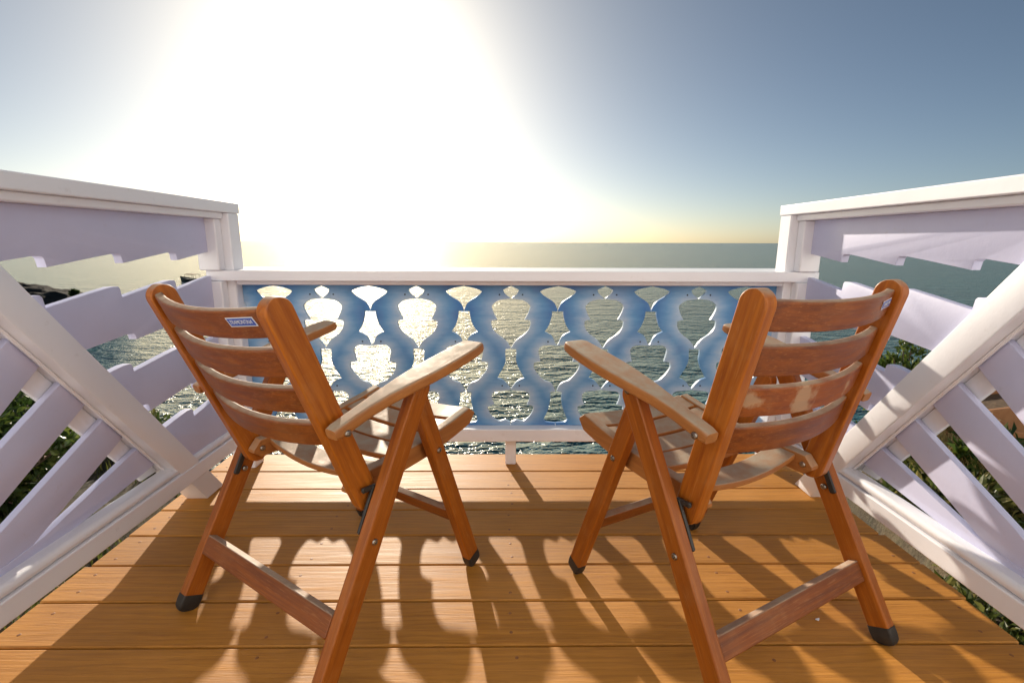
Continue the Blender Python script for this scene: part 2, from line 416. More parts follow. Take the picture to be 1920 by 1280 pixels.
# ------------------------------------------------------------------ deck
deck = bpy.data.objects.new('deck', None)
bmj = []
V, F = [], []
for x in (-1.25, -.62, .018, .66, 1.26):
    b = len(V)
    for (yy, zz) in ((-1.2, -.20), (2.12, -.20), (2.12, -.043), (-1.2, -.043)):
        V += [(x-.025, yy, zz), (x+.025, yy, zz)]
    F += [(b, b+1, b+3, b+2), (b+2, b+3, b+5, b+4), (b+4, b+5, b+7, b+6), (b+6, b+7, b+1, b), (b, b+2, b+4, b+6), (b+1, b+7, b+5, b+3)]
deck = mesh('deck', V, F, M['joist'], sharp=0)
tag(deck, 'orange stained timber balcony deck of long planks', 'deck', kind='structure')
lines = [2.182, 2.0003, 1.843, 1.682, 1.5195, 1.3615, 1.204, 1.0468]
while lines[-1] > -1.1: lines.append(lines[-1]-.157)
DX0, DX1 = -1.318, 1.326
nail0 = None
def nail_mesh(parent, loc):
    global nail0
    if nail0 is None:
        V, F = [], []; n = 10
        for rr, z in ((.0048, 0), (.0046, .0006), (.0030, .0010)):
            for i in range(n): V.append((rr*math.cos(2*math.pi*i/n), rr*math.sin(2*math.pi*i/n), z))
        for k in range(2):
            for i in range(n): F.append((k*n+i, k*n+(i+1) % n, (k+1)*n+(i+1) % n, (k+1)*n+i))
        F.append(tuple(2*n+i for i in range(n)))
        nail0 = mesh('nail', V, F, M['nail'], parent, Matrix.Translation(loc), 60); return nail0
    return share(nail0, parent, Matrix.Translation(loc))
for i in range(len(lines)-1):
    y1, y0 = lines[i]-.0030, lines[i+1]+.0030
    jl, jr = random.uniform(-.008, .01), random.uniform(-.01, .008)
    c = (y0+y1)/2; hw = (y1-y0)/2; x0 = DX0+jl; x1 = DX1+jr; dz = random.uniform(-.0012, .0)
    p = beam('plank', (x0, c, -.02+dz), (x1, c, -.02+dz), hw, .02, (0, 1, 0), M['deck'], deck, r=.0045, ends=.004)
    if y0 > .2:
        L = x1-x0
        for xx in (-1.255, -.62, .018, .66, 1.262):
            for f in (-.55, .5):
                nail_mesh(p, (xx-x0+random.uniform(-.012, .012), hw*f+random.uniform(-.008, .008), .0197))

# ------------------------------------------------------------------ front railing with dolphin boards
XC = .018
front = empty('front_railing', (XC, 2.08, 0))
def onfront(o):
    o.matrix_basis = Matrix.Translation((-XC*K, -2.08*K, 0)) @ o.matrix_basis; return o
onfront(box('cap_rail', (-1.228, 2.0, .8405), (1.292, 2.285, .8835), M['white'], front, .004, 0))
onfront(box('moulding', (-1.128, 2.035, .822), (1.166, 2.0785, .8395), M['white'], front, .005, 0))
for x0, x1 in ((-1.157, -1.128), (1.166, 1.195)):
    onfront(box('moulding', (x0, 2.035, .186), (x1, 2.0785, .8395), M['white'], front, .005, 2))
onfront(box('bottom_rail', (-1.145, 2.03, .1245), (1.183, 2.105, .1845), M['white'], front, .006, 0))
onfront(box('support_post', (-.006, 2.064, .0), (.042, 2.1035, .1243), M['white'], front, .003, 2))
LE = [(592,57),(625,70),(653,85),(648,102),(636,118),(612,136),(597,147),(595,151),(605,153),(650,158),(690,166),(725,187),(743,212),(735,245),(718,282),(698,315),(722,317),(745,325),(746,342),(741,372),(722,405),(690,436),(648,465),(617,496),(602,520),(591,538),(591,545),(630,548),(633,580),(630,640),(650,700),(677,748),(696,784),(664,793),(632,815),(607,845),(587,873),(587,880),(648,888),(698,892),(726,904),(738,925),(735,960),(717,1004),(742,1008),(770,1020),(766,1050),(747,1088),(716,1122),(682,1142),(632,1132),(604,1142),(584,1150)]
RE = [(965,57),(900,68),(850,82),(822,97),(838,118),(872,142),(915,168),(938,190),(952,218),(961,243),(961,251),(918,250),(915,280),(905,320),(887,365),(856,409),(890,425),(918,445),(934,475),(944,500),(956,516),(956,520),(880,515),(845,520),(820,534),(808,560),(815,602),(825,648),(800,650),(775,655),(770,690),(785,725),(810,760),(850,800),(900,820),(926,845),(942,884),(942,893),(903,900),(905,950),(895,1010),(880,1060),(857,1108),(849,1130),(866,1148),(905,1155),(944,1157)]
BEL = [('L', 151, 540), ('R', 516, 886), ('L', 876, 1150)]
def smooth_poly(P, n=3):
    """Catmull-Rom between points except at sharp corners"""
    out = []
    for i in range(len(P)-1):
        p0 = P[max(i-1, 0)]; p1 = P[i]; p2 = P[i+1]; p3 = P[min(i+2, len(P)-1)]
        def corner(a, b, c):
            u = (b[0]-a[0], b[1]-a[1]); v = (c[0]-b[0], c[1]-b[1]); lu = math.hypot(*u); lv = math.hypot(*v)
            return lu < 1e-6 or lv < 1e-6 or (u[0]*v[0]+u[1]*v[1])/(lu*lv) < .62
        if corner(p0, p1, p2): p0 = p1
        if corner(p1, p2, p3): p3 = p2
        for k in range(n):
            t = k/n; t2 = t*t; t3 = t2*t
            out.append(tuple(.5*(2*p1[d]+(p2[d]-p0[d])*t+(2*p0[d]-5*p1[d]+4*p2[d]-p3[d])*t2+(3*p1[d]-p0[d]-3*p2[d]+p3[d])*t3) for d in (0, 1)))
    out.append(P[-1]); return out
SP = .203
def zimg(y): return .818-(y-52)/1113*.626
def conv(P, side):
    Q = []
    for x, y in smooth_poly(P):
        f = (y-55)/1095; xb = 592-8*f; xa = 966-21*f; u = (x-xb)/(xa-xb)
        u = max(u, .006) if side == 'L' else min(u, .994)
        Q.append((u*SP, zimg(y)))
    return Q
lft, rgt = conv(LE, 'L'), conv(RE, 'R')
e = .0012
outl = [(e, .838)]+[(e, lft[0][1]+.002)]+lft+[(e, lft[-1][1]-.001), (e, .1855), (SP-e, .1855), (SP-e, rgt[-1][1]-.001)]+rgt[::-1]+[(SP-e, rgt[0][1]+.002), (SP-e, .838)]
def belly_pts():
    P = []
    for s, a, b in BEL:
        src = LE if s == 'L' else RE
        for (q, (x, y)) in zip(lft if s == 'L' else rgt, smooth_poly(src)):
            if a <= y <= b: P.append(q)
    return np.array(P)
BP = belly_pts()
EYES = [(683, 122), (885, 488), (655, 845)]
THK = .014
def dolphin_board(mirror, clip=None):
    P = [Vector(p) for p in outl]; n = len(P)
    pts = list(P); poly = outl
    def inside(x, y):
        c = False; j = n-1
        for i in range(n):
            xi, yi = poly[i]; xj, yj = poly[j]
            if (yi > y) != (yj > y) and x < (xj-xi)*(y-yi)/(yj-yi)+xi: c = not c
            j = i
        return c
    ar = np.array(outl)
    st = .0085; zz = .19
    while zz < .835:
        xx = .004
        while xx < SP-.003:
            jx, jz = xx+random.uniform(-.001, .001), zz+random.uniform(-.001, .001)
            if inside(jx, jz) and np.min(np.hypot(ar[:, 0]-jx, ar[:, 1]-jz)) > .0035: pts.append(Vector((jx, jz)))
            xx += st
        zz += st
    r = delaunay_2d_cdt(pts, [(i, (i+1) % n) for i in range(n)], [], 1, 1e-5)
    vs, fs = r[0], r[2]
    V = []; bel = []
    for v in vs:
        d = float(np.min(np.hypot(BP[:, 0]-v.x, BP[:, 1]-v.y))); bel.append(min(1.0, d/.095))
    m = len(vs)
    for w in (0, THK):
        for v in vs: V.append(((SP-v.x) if mirror else v.x, w, v.y))
    F = [tuple(f) for f in fs]+[tuple(m+i for i in f)[::-1] for f in fs]
    cnt = {}
    for f in fs:
        for a, b in zip(f, list(f[1:])+[f[0]]): cnt[(min(a, b), max(a, b))] = cnt.get((min(a, b), max(a, b)), 0)+1
    for f in fs:
        for a, b in zip(f, list(f[1:])+[f[0]]):
            if cnt[(min(a, b), max(a, b))] == 1: F.append((b, a, m+a, m+b))
    me = bpy.data.meshes.new('dolphin_board'); me.from_pydata([tuple(K*c for c in v) for v in V], [], F)
    at = me.attributes.new('belly', 'FLOAT', 'POINT'); at.data.foreach_set('value', bel+bel)
    bm = bmesh.new(); bm.from_mesh(me); bmesh.ops.recalc_face_normals(bm, faces=bm.faces)
    if clip:
        x, keep_right = clip
        g = bmesh.ops.bisect_plane(bm, geom=bm.verts[:]+bm.edges[:]+bm.faces[:], plane_co=(x*K, 0, 0), plane_no=(1, 0, 0), clear_inner=keep_right, clear_outer=not keep_right)
        ed = [q for q in bm.edges if q.is_boundary]
        bmesh.ops.holes_fill(bm, edges=ed, sides=0)
    bm.to_mesh(me); bm.free(); me.materials.append(M['dolphin']); me.shade_smooth(); me.set_sharp_from_angle(angle=R(35))
    return me
DM = {}
eye_mesh = None
def board_object(me): return link(bpy.data.objects.new('dolphin_board', me), front)
for k in range(-6, 6):
    mir = (k % 2 != 0)
    clip = None
    if k == -6: clip = (-1.1285-(XC+SP*k), True)
    if k == 5: clip = (1.1665-(XC+SP*k), False)
    key = (mir, clip)
    if key not in DM: DM[key] = dolphin_board(mir, clip)
    o = board_object(DM[key])
    mm = Matrix.Translation(Vector((SP*k, .0, 0))*K); o.matrix_basis = mm
    for (ex, ey) in EYES:
        f = (ey-55)/1095; u = (ex-(592-8*f))/((966-21*f)-(592-8*f)); x = u*SP; x = SP-x if mir else x
        if clip and ((clip[1] and x < clip[0]+.01) or (not clip[1] and x > clip[0]-.01)): continue
        if eye_mesh is None:
            V, F = [], []; n = 10
            for rr, yy in ((.0036, .001), (.0034, -.0012), (.0018, -.0020)):
                for i in range(n): V.append((rr*math.cos(2*math.pi*i/n), yy, rr*math.sin(2*math.pi*i/n)))
            for q in range(2):
                for i in range(n): F.append((q*n+i, q*n+(i+1) % n, (q+1)*n+(i+1) % n, (q+1)*n+i))
            F.append(tuple(2*n+i for i in range(n)))
            eye_mesh = mesh('eye', V, F, M['eye'], o, Matrix.Translation((x, 0, zimg(ey))), 60)
        else: share(eye_mesh, o, Matrix.Translation((x, 0, zimg(ey))))
tag(front, 'low white front railing filled with cut-out boards painted as blue dolphins', 'railing')

# ------------------------------------------------------------------ side railings
def saw(phase, per, lo, hi, y0, y1, rounded=True):
    """sawtooth along y: rises away from the viewer, steps back at phase + n*per"""
    pts = []; n = math.floor((y0-phase)/per)
    y = phase+n*per
    while y < y1:
        a, b = y, y+per
        seq = [(a+.000, lo), (a+.25*per, lo+(hi-lo)*.30), (a+.6*per, lo+(hi-lo)*.72), (a+.86*per, hi), (b-.010, hi-.001), (b-.004, hi-.007)]
        pts += seq; y = b
    out = []
    for p in pts:
        if y0 < p[0] < y1: out.append(p)
    def val(yy):
        for p, q in zip(pts, pts[1:]):
            if p[0] <= yy <= q[0] and q[0] > p[0]: return p[1]+(q[1]-p[1])*(yy-p[0])/(q[0]-p[0])
        return lo
    return [(y0, val(y0))]+out+[(y1, val(y1))]
def side_railing(s, label):
    """s = -1 left, +1 right; X measured as distance from the balcony's centre line"""
    X = lambda d: XC+s*d
    root = empty('side_railing', (X(1.21), 1.4, 0))
    inv = Matrix.Translation((-X(1.21)*K, -1.4*K, 0))
    def put(o): o.matrix_basis = inv @ o.matrix_basis; return o
    def bx(name, d0, d1, y0, y1, z0, z1, mat=M['white'], r=.005, axis=None):
        a, b = sorted((X(d0), X(d1))); return put(box(name, (a, y0, z0), (b, y1, z1), mat, root, r, axis))
    # far corner post, its stop strips and the cap
    bx('corner_post', 1.147, 1.245, 2.031, 2.112, .0, 1.112, r=.006)
    bx('stop_moulding', 1.178, 1.262, 1.985, 2.030, .8845, 1.088, r=.007)
    bx('stop_moulding', 1.178, 1.262, 1.985, 2.030, .215, .840, r=.007)
    bx('near_post', 1.147, 1.245, .44, .52, .0, 1.112, r=.006)
    bx('cap_rail', 1.145, 1.285, .42, 2.118, 1.113, 1.155, r=.004)
    bx('cap_moulding', 1.168, 1.262, .521, 2.0305, 1.089, 1.1128, r=.005)
    bx('bottom_rail', 1.200, 1.262, .521, 2.0305, .108, .168, r=.005)
    bx('bottom_moulding', 1.205, 1.262, .521, 2.0305, .1685, .2000, r=.014)
    # diagonal brace from the deck up to the cap
    c0 = Vector((X(1.245), 1.497, .430)); d = Vector((0, -.607, .795)).normalized(); t1 = (1.086-.430)/d.z; t0 = (.0-.430)/d.z
    def yc(z): return 1.497-.607/.795*(z-.430)
    # horizontal-cut foot: parallelogram outline
    h = .0435/.795
    ol = [(yc(0)-h, 0), (yc(0)+h, 0), (yc(1.0885)+h, 1.0885), (yc(1.0885)-h, 1.0885)]
    put_plate = lambda name, o2, mat, da, th, bev: put(plate(name, o2, mat, root, lambda u, v, w: (X(da+w), u, v), th, bev))
    put_plate('brace', ol, M['white'], 1.203, .088, .005)
    g = h+.036/.795; g2 = h+.062/.795
    def strip(name, ga, gb, z0, da, th):
        put_plate(name, [(yc(z0)-gb, z0), (yc(z0)-ga, z0), (yc(1.088)-ga, 1.088), (yc(1.088)-gb, 1.088)], M['white'], da, th, .005)
    strip('brace_moulding', h+.0005, h+.010/.795, .1905, 1.236, .010)
    strip('back_stop', h+.0005, g2, .1905, 1.2722, .014)
    # four lavender boards with stepped wave edges, above the brace
    F = 1.0213; zf = lambda z: 1-(1-z)*F
    specs = [(None, (1.26, .933, .962)), ((1.487, .832, .866), (1.518, .695, .716)), ((1.487, .598, .626), (1.53, .452, .480)), ((1.487, .358, .390), None)]
    P = .2555
    for i, (tp, bt) in enumerate(specs):
        ye = 1.9855 if True else 0
        zt = zf(tp[1]) if tp else 1.0885; zb = zf(bt[1]) if bt else .1905
        top = saw(tp[0]*F, P, zf(tp[1]), zf(tp[2]), yc(zf(tp[2]))+.01, ye) if tp else [(yc(1.0885), 1.0885), (ye, 1.0885)]
        bot = saw(bt[0]*F, P, zf(bt[1]), zf(bt[2]), yc(zf(bt[2]))+.01, ye) if bt else [(yc(.1905), .1905), (ye, .1905)]
        put_plate('wave_board', bot+top[::-1], M['lavender'], 1.217, .026, .0015)
    # lavender slats fanning out of the lower near corner to the brace
    fan = [(.30, .62, 15.5), (.20, .55, 26.0), (.20, .55, 31.0), (.20, .55, 38.5)]
    slat_lines = [((1.028, .225), (1.446, .345), (1.537, .236)), ((1.050, .325), (1.349, .465), (1.421, .386)), ((1.060, .478), (1.24, .609), (1.302, .528)), ((1.09, .62), (1.17, .72), (1.225, .655))]
    # centre through the measured upper end of each slat, angle, half width
    centres = [(1.492, .290, 15.0, .049), (1.385, .426, 25.5, .0495), (1.271, .568, 31.0, .051), (1.165, .705, 38.0, .052), (1.06, .845, 45.0, .052)]
    for i, (cy, cz, ang, hw) in enumerate(centres):
        a = R(ang); dv = (math.cos(a), math.sin(a)); nv = (-math.sin(a), math.cos(a))
        tip = .035; L = (cy-.56)/dv[0]
        def pt(t, w): return (cy-dv[0]*t+nv[0]*w, cz-dv[1]*t+nv[1]*w)
        # far end runs into the brace
        ext = .075
        far = [pt(-ext-.02, hw), pt(-ext+.03, -hw)]
        L2 = min(L, (cz-.20)/max(dv[1], .05)) if i > 0 else min(L, .74)
        near_hw = hw*.55 if i else hw*.4
        o2 = [far[0], pt(.35, hw), pt(L2, near_hw), pt(L2, -near_hw), pt(.35, -hw), far[1]]
        o2 = [(y, max(z, .1915)) for y, z in o2]
        put_plate('slat', [(y*1.024, max(1-(1-z)*1.024, .1915)) for y, z in o2], M['lavender'], 1.2475+.0022*(i % 2), .022, .003)
    tag(root, label, 'railing')
side_railing(-1, 'white side railing with lavender wave-cut boards, overlooking the boat and rock spit')
side_railing(1, 'white side railing with lavender wave-cut boards, beside the clay planters')

# ------------------------------------------------------------------ chairs
def bolt(parent, x, y, z, s):
    V, F = [], []; n = 12
    for rr, d in ((.0078, -.002), (.0078, .0016), (.0062, .0036), (.0028, .0042), (.0024, .0022)):
        for i in range(n): V.append((d, rr*math.cos(2*math.pi*i/n), rr*math.sin(2*math.pi*i/n)))
    for k in range(4):
        for i in range(n): F.append((k*n+i, k*n+(i+1) % n, (k+1)*n+(i+1) % n, (k+1)*n+i))
    F.append(tuple(4*n+i for i in range(n)))
    mt = Matrix.Translation((x, y, z)) @ Matrix.Rotation(0 if s > 0 else math.pi, 4, 'Z')
    return mesh('bolt', V, F, M['steel'], parent, mt, 40)
def to_local(parent, p):
    """layout point in chair space -> part space (layout units)"""
    mm = parent.matrix_basis.copy(); mm.translation = mm.translation/K
    return mm.inverted() @ Vector(p)
def chair(pos, rot, g, label, stained):
    root = empty('folding_armchair', (pos[0], pos[1], 0), rot)
    # --- back frame
    ST, SB = Vector((0,)+g['ST']), Vector((0,)+g['SB']); ax = (ST-SB).normalized()
    nrm = Vector((0, ax.z, -ax.y))                      # forward normal of the back
    stiles = []
    for s in (-1, 1):
        a = SB+Vector((s*.237, 0, 0))-ax*.012; b = ST+Vector((s*.237, 0, 0))+ax*.004
        stiles.append(beam('back_stile', a, b, .0165, .030, (1, 0, 0), M['teak'], root, r=.005, round_end=True, round_start=True))
    slat_mtx = None
    for i, (T, B) in enumerate(g['SL']):
        c = (Vector((0,)+T)+Vector((0,)+B))/2; h = (Vector((0,)+T)-Vector((0,)+B)).length/2
        mt = frame(c, (1, 0, 0), nrm)                    # local y = forward, z = up along the back
        W = .2208; bow = .036; st = []
        N = 14
        for k in range(N+1):
            x = -W+2*W*k/N; st.append((x, -bow*(1-(x/W)**2)+.006, 0, .0095, h))
        sl = loft('back_slat', st, .005, M['teak_stain'] if (stained and i == 2) else M['teak_slat'], root, mt)
        if i == 0:
            x = .168; yb = -bow*(1-(x/W)**2)+.006-.0095
            slope = math.atan(bow*2*x/W**2)
            sm = Matrix.Translation((x, yb-.0006, .008)) @ Matrix.Rotation(slope, 4, 'Z')
            sk = [(-.038, -.0095), (.032, -.0095), (.038, .0095), (-.032, .0095)]
            sk = [(-.032, -.0100), (.038, -.0100), (.032, .0100), (-.038, .0100)]
            def sheet(name, q, f, d, mat, par, mtx):
                V = [(u*f[0], d, v*f[1]) for u, v in q]+[(u*f[0], d+.0006, v*f[1]) for u, v in q]
                return mesh(name, V, [(0, 1, 2, 3), (7, 6, 5, 4), (0, 4, 5, 1), (1, 5, 6, 2), (2, 6, 7, 3), (3, 7, 4, 0)], mat, par, mtx, 0)
            lab = sheet('sticker', sk, (1, 1), 0, M['sticker_white'], sl, sm)
            blue = sheet('print', sk, (.93, .80), -.0005, M['sticker_blue'], lab, Matrix.Identity(4))
            fc = bpy.data.curves.new('lettering', 'FONT'); fc.body = 'TRAMONTINA'; fc.size = .0125*K; fc.align_x = 'CENTER'; fc.align_y = 'CENTER'; fc.extrude = .0001
            tmp = bpy.data.objects.new('lettering_curve', fc); COL.objects.link(tmp)
            dg = bpy.context.evaluated_depsgraph_get(); me = bpy.data.meshes.new_from_object(tmp.evaluated_get(dg))
            bpy.data.objects.remove(tmp); me.materials.clear(); me.materials.append(M['sticker_white'])
            xs = [v.co.x for v in me.vertices]; wd = max(xs)-min(xs)
            for v in me.vertices: v.co.x *= .058*K/wd
            lt = bpy.data.objects.new('lettering', me); link(lt, lab)
            lt.matrix_basis = Matrix.Translation((0, -.0009*K, 0)) @ Matrix.Rotation(math.pi/2, 4, 'X')
    # --- seat
    SR, SF = g['SR'], g['SF']; dy = SF[0]-SR[0]
    def seat_z(t): return lerp_pts(t, [(-.06, -.004), (0, 0), (.3, .004), (.55, .011), (.8, .030), (1.0, .050)])+SR[1]
    seat_rails = []
    for s in (-1, 1):
        st = []
        N = 22
        for k in range(N+1):
            t = -.055+1.055*k/N; y = SR[0]+dy*t
            e0 = (y-(SR[0]-.055*dy)); e1 = (SF[0]-y); h = .027
            hh = h
            if e0 < h: hh = h*math.sqrt(max(.03, 1-((h-e0)/h)**2))
            if e1 < h: hh = min(hh, h*math.sqrt(max(.03, 1-((h-e1)/h)**2)))
            st.append((y, 0, seat_z(t), .0155, hh))
        mt = frame((s*.2025, 0, 0), (0, 1, 0), (-1, 0, 0))
        seat_rails.append(loft('seat_rail', st, .006, M['teak_grey'], root, mt))
        p = to_local(seat_rails[-1], (s*.187, SR[0], SR[1]))
        mtb = seat_rails[-1].matrix_basis.to_3x3().inverted()
        b = bolt(root, s*.187, SR[0], SR[1], -s)
    for k, t in enumerate((.905, .725, .545, .365, .13)):
        y = SR[0]+dy*t; z = seat_z(t)+.011; sl = (seat_z(t+.05)-seat_z(t-.05))/(.1*dy)
        dip = .013 if k < 4 else .018
        st = []
        for q in range(13):
            x = -.1868+.3736*q/12; st.append((x, -(.010 if k == 4 else 0)*(1-(x/.187)**2), -dip*(1-(x/.187)**2), .036, .0085))
        mt = frame((0, y, z), (1, 0, 0), (0, 1, sl))
        loft('seat_slat', st, .004, M['teak_grey'], root, mt)
    # --- legs
    TR, FR, BF, FF, BR = [Vector((0,)+g[k]) for k in ('TR', 'FR', 'BF', 'FF', 'BR')]
    def foot(leg, L, hw, hh):
        st = []
        for x, f in ((L-.026, .94), (L-.026, 1.06), (L-.010, 1.08), (L+.006, 1.02), (L+.015, .82), (L+.020, .45)):
            st.append((x, 0, 0, hw*f, hh*f))
        return loft('foot', st, .007, M['rubber'], leg, None)
    for s in (-1, 1):
        d = (FR-TR).normalized(); a = TR-d*.014+Vector((s*.286, 0, 0)); L = (-a.z+.024)/d.z; L = (a.z-.019)/(-d.z); b = a+d*L
        lg = beam('rear_leg', a, b, .0155, .026, (1, 0, 0), M['teak_leg_dimmed'], root, r=.005, round_start=True); foot(lg, L, .0155, .026)
        bolt(root, s*.3018, TR.y, TR.z, s); bolt(root, s*.3018, BR.y, BR.z, s)
        # ratchet channel on the inner face of the rear leg
        u = (.435-TR.z)/d.z; v = (.335-TR.z)/d.z
        rn = Vector((0, -abs(d.z), abs(d.y)))*.021
        ra = beam('ratchet', TR+d*u+rn+Vector((s*.2665, 0, 0)), TR+d*v+rn*.85+Vector((s*.2665, 0, 0)), .0042, .0075, (1, 0, 0), M['black'], root, r=.002)
        hk = TR+d*(u+.006)+rn+Vector((s*.2645, 0, 0)); beam('ratchet_hook', hk+Vector((0, -.034, .004)), hk+Vector((0, .006, .0)), .0045, .006, (1, 0, 0), M['black'], root, r=.002)
        bolt(root, s*.2630, (TR+d*(v-.02)).y, (TR+d*(v-.02)).z, -s)
        d2 = (FF-BF).normalized(); top = BF-d2*((.628-BF.z)/(-d2.z)); a2 = Vector((s*.250, top.y, top.z)); L2 = (a2.z-.019)/(-d2.z)
        fl = beam('front_leg', a2, a2+d2*L2, .0155, .024, (1, 0, 0), M['teak_leg_dimmed'], root, r=.005, round_start=True); foot(fl, L2, .0155, .024)
        bolt(root, s*.2658, BF.y, BF.z, s)
    d = (TR-FR).normalized(); RS = Vector((0,)+g['RS']); c = RS-d*.026+Vector((0, .004, 0))
    loft('rear_stretcher', [(-.2708, 0, 0, .011, .023), (-.268, 0, 0, .0125, .0255), (.268, 0, 0, .0125, .0255), (.2708, 0, 0, .011, .023)], .003, M['teak_slat'], root, frame(c, (1, 0, 0), (0, d.z, -d.y)))
    d2 = (BF-FF).normalized(); FS = Vector((0,)+g['FS']); c = FS-d2*.022+Vector((0, .004, 0))
    loft('front_stretcher', [(-.2348, 0, 0, .010, .019), (-.232, 0, 0, .011, .021), (.232, 0, 0, .011, .021), (.2348, 0, 0, .010, .019)], .003, M['teak_slat'], root, frame(c, (1, 0, 0), (0, d2.z, -d2.y)))
    # --- arms
    AR, AF, AB = Vector((0,)+g['AR']), Vector((0,)+g['AF']), g['AB']; ad = (AF-AR).normalized(); L = (AF-AR).length; an = Vector((0, -ad.z, ad.y))
    for s in (-1, 1):
        prof = [(0, .2655, .299), (.03, .2645, .3015), (.2, .2645, .3045), (.32, .262, .312), (.45, .2595, .326), (.58, .2595, .339), (.7, .262, .3455), (.82, .266, .3475), (.92, .270, .3465), (.975, .2745, .3435), (1.0, .279, .339)]
        st = []
        for t, i0, i1 in prof:
            zz = .006*math.sin(math.pi*min(1, t*1.15))-.014-.010*max(0, t-.8)
            st.append((t*L, s*(i0+i1)/2, zz, (i1-i0)/2, .0138 if .02 < t < .99 else .0115))
        mt = frame(AR, ad, (1, 0, 0) if True else 0)
        # local z must point up
        mt = Matrix((ad, Vector((1, 0, 0)), ad.cross(Vector((1, 0, 0))))).transposed().to_4x4(); mt.translation = AR
        flip = 1 if (ad.cross(Vector((1, 0, 0)))).z > 0 else -1
        st = [(x, cy, cz*flip, a, b) for x, cy, cz, a, b in st]
        loft('armrest', st, .007, M['teak_grey'], root, mt)
        bolt(root, s*.3025, AB[0], AB[1]-.014, s)
        # dark strip between arm and leg tops
        q = Vector((s*.276, g['TR'][0], g['TR'][1]+.0135)); beam('arm_runner', q-ad*.045, q+ad*.035, .020, .0035, (1, 0, 0), M['black'], root, r=.002)
    tag(root, label, 'armchair', 'wooden folding armchairs on the deck')
GL = dict(FR=(-.353, 0), FF=(.252, 0), TR=(.006, .659), BF=(.09, .446), BR=(-.174, .331), AB=(-.226, .625), AF=(.194, .739), AR=(-.256, .626), ST=(-.328, .894), SB=(-.134, .392), SR=(-.144, .428), SF=(.308, .495),
          SL=[((-.337, .878), (-.318, .818)), ((-.307, .795), (-.285, .732)), ((-.272, .707), (-.250, .646)), ((-.237, .621), (-.218, .560))], RS=(-.268, .192), FS=(.151, .233))
GR = dict(FR=(-.378, 0), FF=(.234, 0), TR=(-.019, .658), BF=(.063, .447), BR=(-.195, .333), AB=(-.221, .636), AF=(.188, .747), AR=(-.250, .635), ST=(-.288, .915), SB=(-.165, .396), SR=(-.165, .426), SF=(.279, .497),
          SL=[((-.293, .898), (-.281, .836)), ((-.273, .808), (-.257, .743)), ((-.252, .719), (-.237, .652)), ((-.230, .628), (-.213, .563))], RS=(-.282, .186), FS=(.130, .235))
chair((-.4544, 1.3031), -.58913, GL, 'further reclined wooden folding armchair with clean back slats, in front of the boat-side railing', False)
chair((.5427, 1.2439), .47954, GR, 'more upright wooden folding armchair with a pale stain on its third back slat', True)

# ------------------------------------------------------------------ boat
def boat(x, y, rz):
    root = empty('boat', (x, y, SEA_Z), rz)
    # hull along local x (bow at -x), layout units ~ 0.88 m
    L, N = 9.5, 16; V, F = [], []; n = 9
    for i in range(N+1):
        t = i/N; xx = -L/2+L*t
        b = 1.15*min(1, (math.sin(min(1, t*1.55+.02)*math.pi/2))**.8)*(1-.18*max(0, t-.7)/.3); sheer = .78+.75*(1-t)**2.6+.1*t
        rake = -.5*(1-t)**4
        for j in range(n):
            a = -1+2*j/(n-1); V.append((xx+rake*abs(a), b*a, -.25+(sheer+.25)*abs(a)**2.2))
    for i in range(N):
        for j in range(n-1): F.append((i*n+j, i*n+j+1, (i+1)*n+j+1, (i+1)*n+j))
    F.append(tuple(N*n+j for j in range(n)))
    m0 = len(V)
    for i in range(N+1):
        t = i/N; V.append((V[i*n][0]+.02, V[i*n][1]*.93, V[i*n+0][2]-.22)); V.append((V[i*n+n-1][0]+.02, V[i*n+n-1][1]*.93, V[i*n+n-1][2]-.22))
    for i in range(N): F.append((m0+2*i, m0+2*i+1, m0+2*i+3, m0+2*i+2))
    for i in range(N): F += [(i*n, (i+1)*n, m0+2*i+2, m0+2*i), (i*n+n-1, m0+2*i+1, m0+2*i+3, (i+1)*n+n-1)]
    mesh('hull', V, F, M['hull'], root, None, 35)
    V, F = [], []
    for i in range(8):
        for j in range(7):
            a = -1+2*j/6; V.append((-1.1+4.6*i/7, 1.05*a, 2.25+.22*(1-a*a)-.05*abs(i-3.5)/3.5))
    m0 = len(V); V += [(p[0], p[1], p[2]-.07) for p in V]
    for i in range(7):
        for j in range(6):
            q = (i*7+j, i*7+j+1, (i+1)*7+j+1, (i+1)*7+j); F.append(q); F.append(tuple(m0+k for k in q)[::-1])
    for i in range(7): F += [(i*7, (i+1)*7, m0+(i+1)*7, m0+i*7), (i*7+6, m0+i*7+6, m0+(i+1)*7+6, (i+1)*7+6)]
    for j in range(6): F += [(j, m0+j, m0+j+1, j+1), (49+j, 50+j, m0+50+j, m0+49+j)]
    mesh('canopy', V, F, M['canopy'], root, None, 40)
    for xx in (-.95, 1.2, 3.3):
        for s in (-1, 1): beam('canopy_post', (xx, s*.98, .55), (xx, s*.98, 2.22), .035, .035, (1, 0, 0), M['hull'], root, r=.01)
    tag(root, 'small dark open boat with a tan canopy out on the sea', 'boat')
    return root
boat(-95.3, 147.5, R(-28))

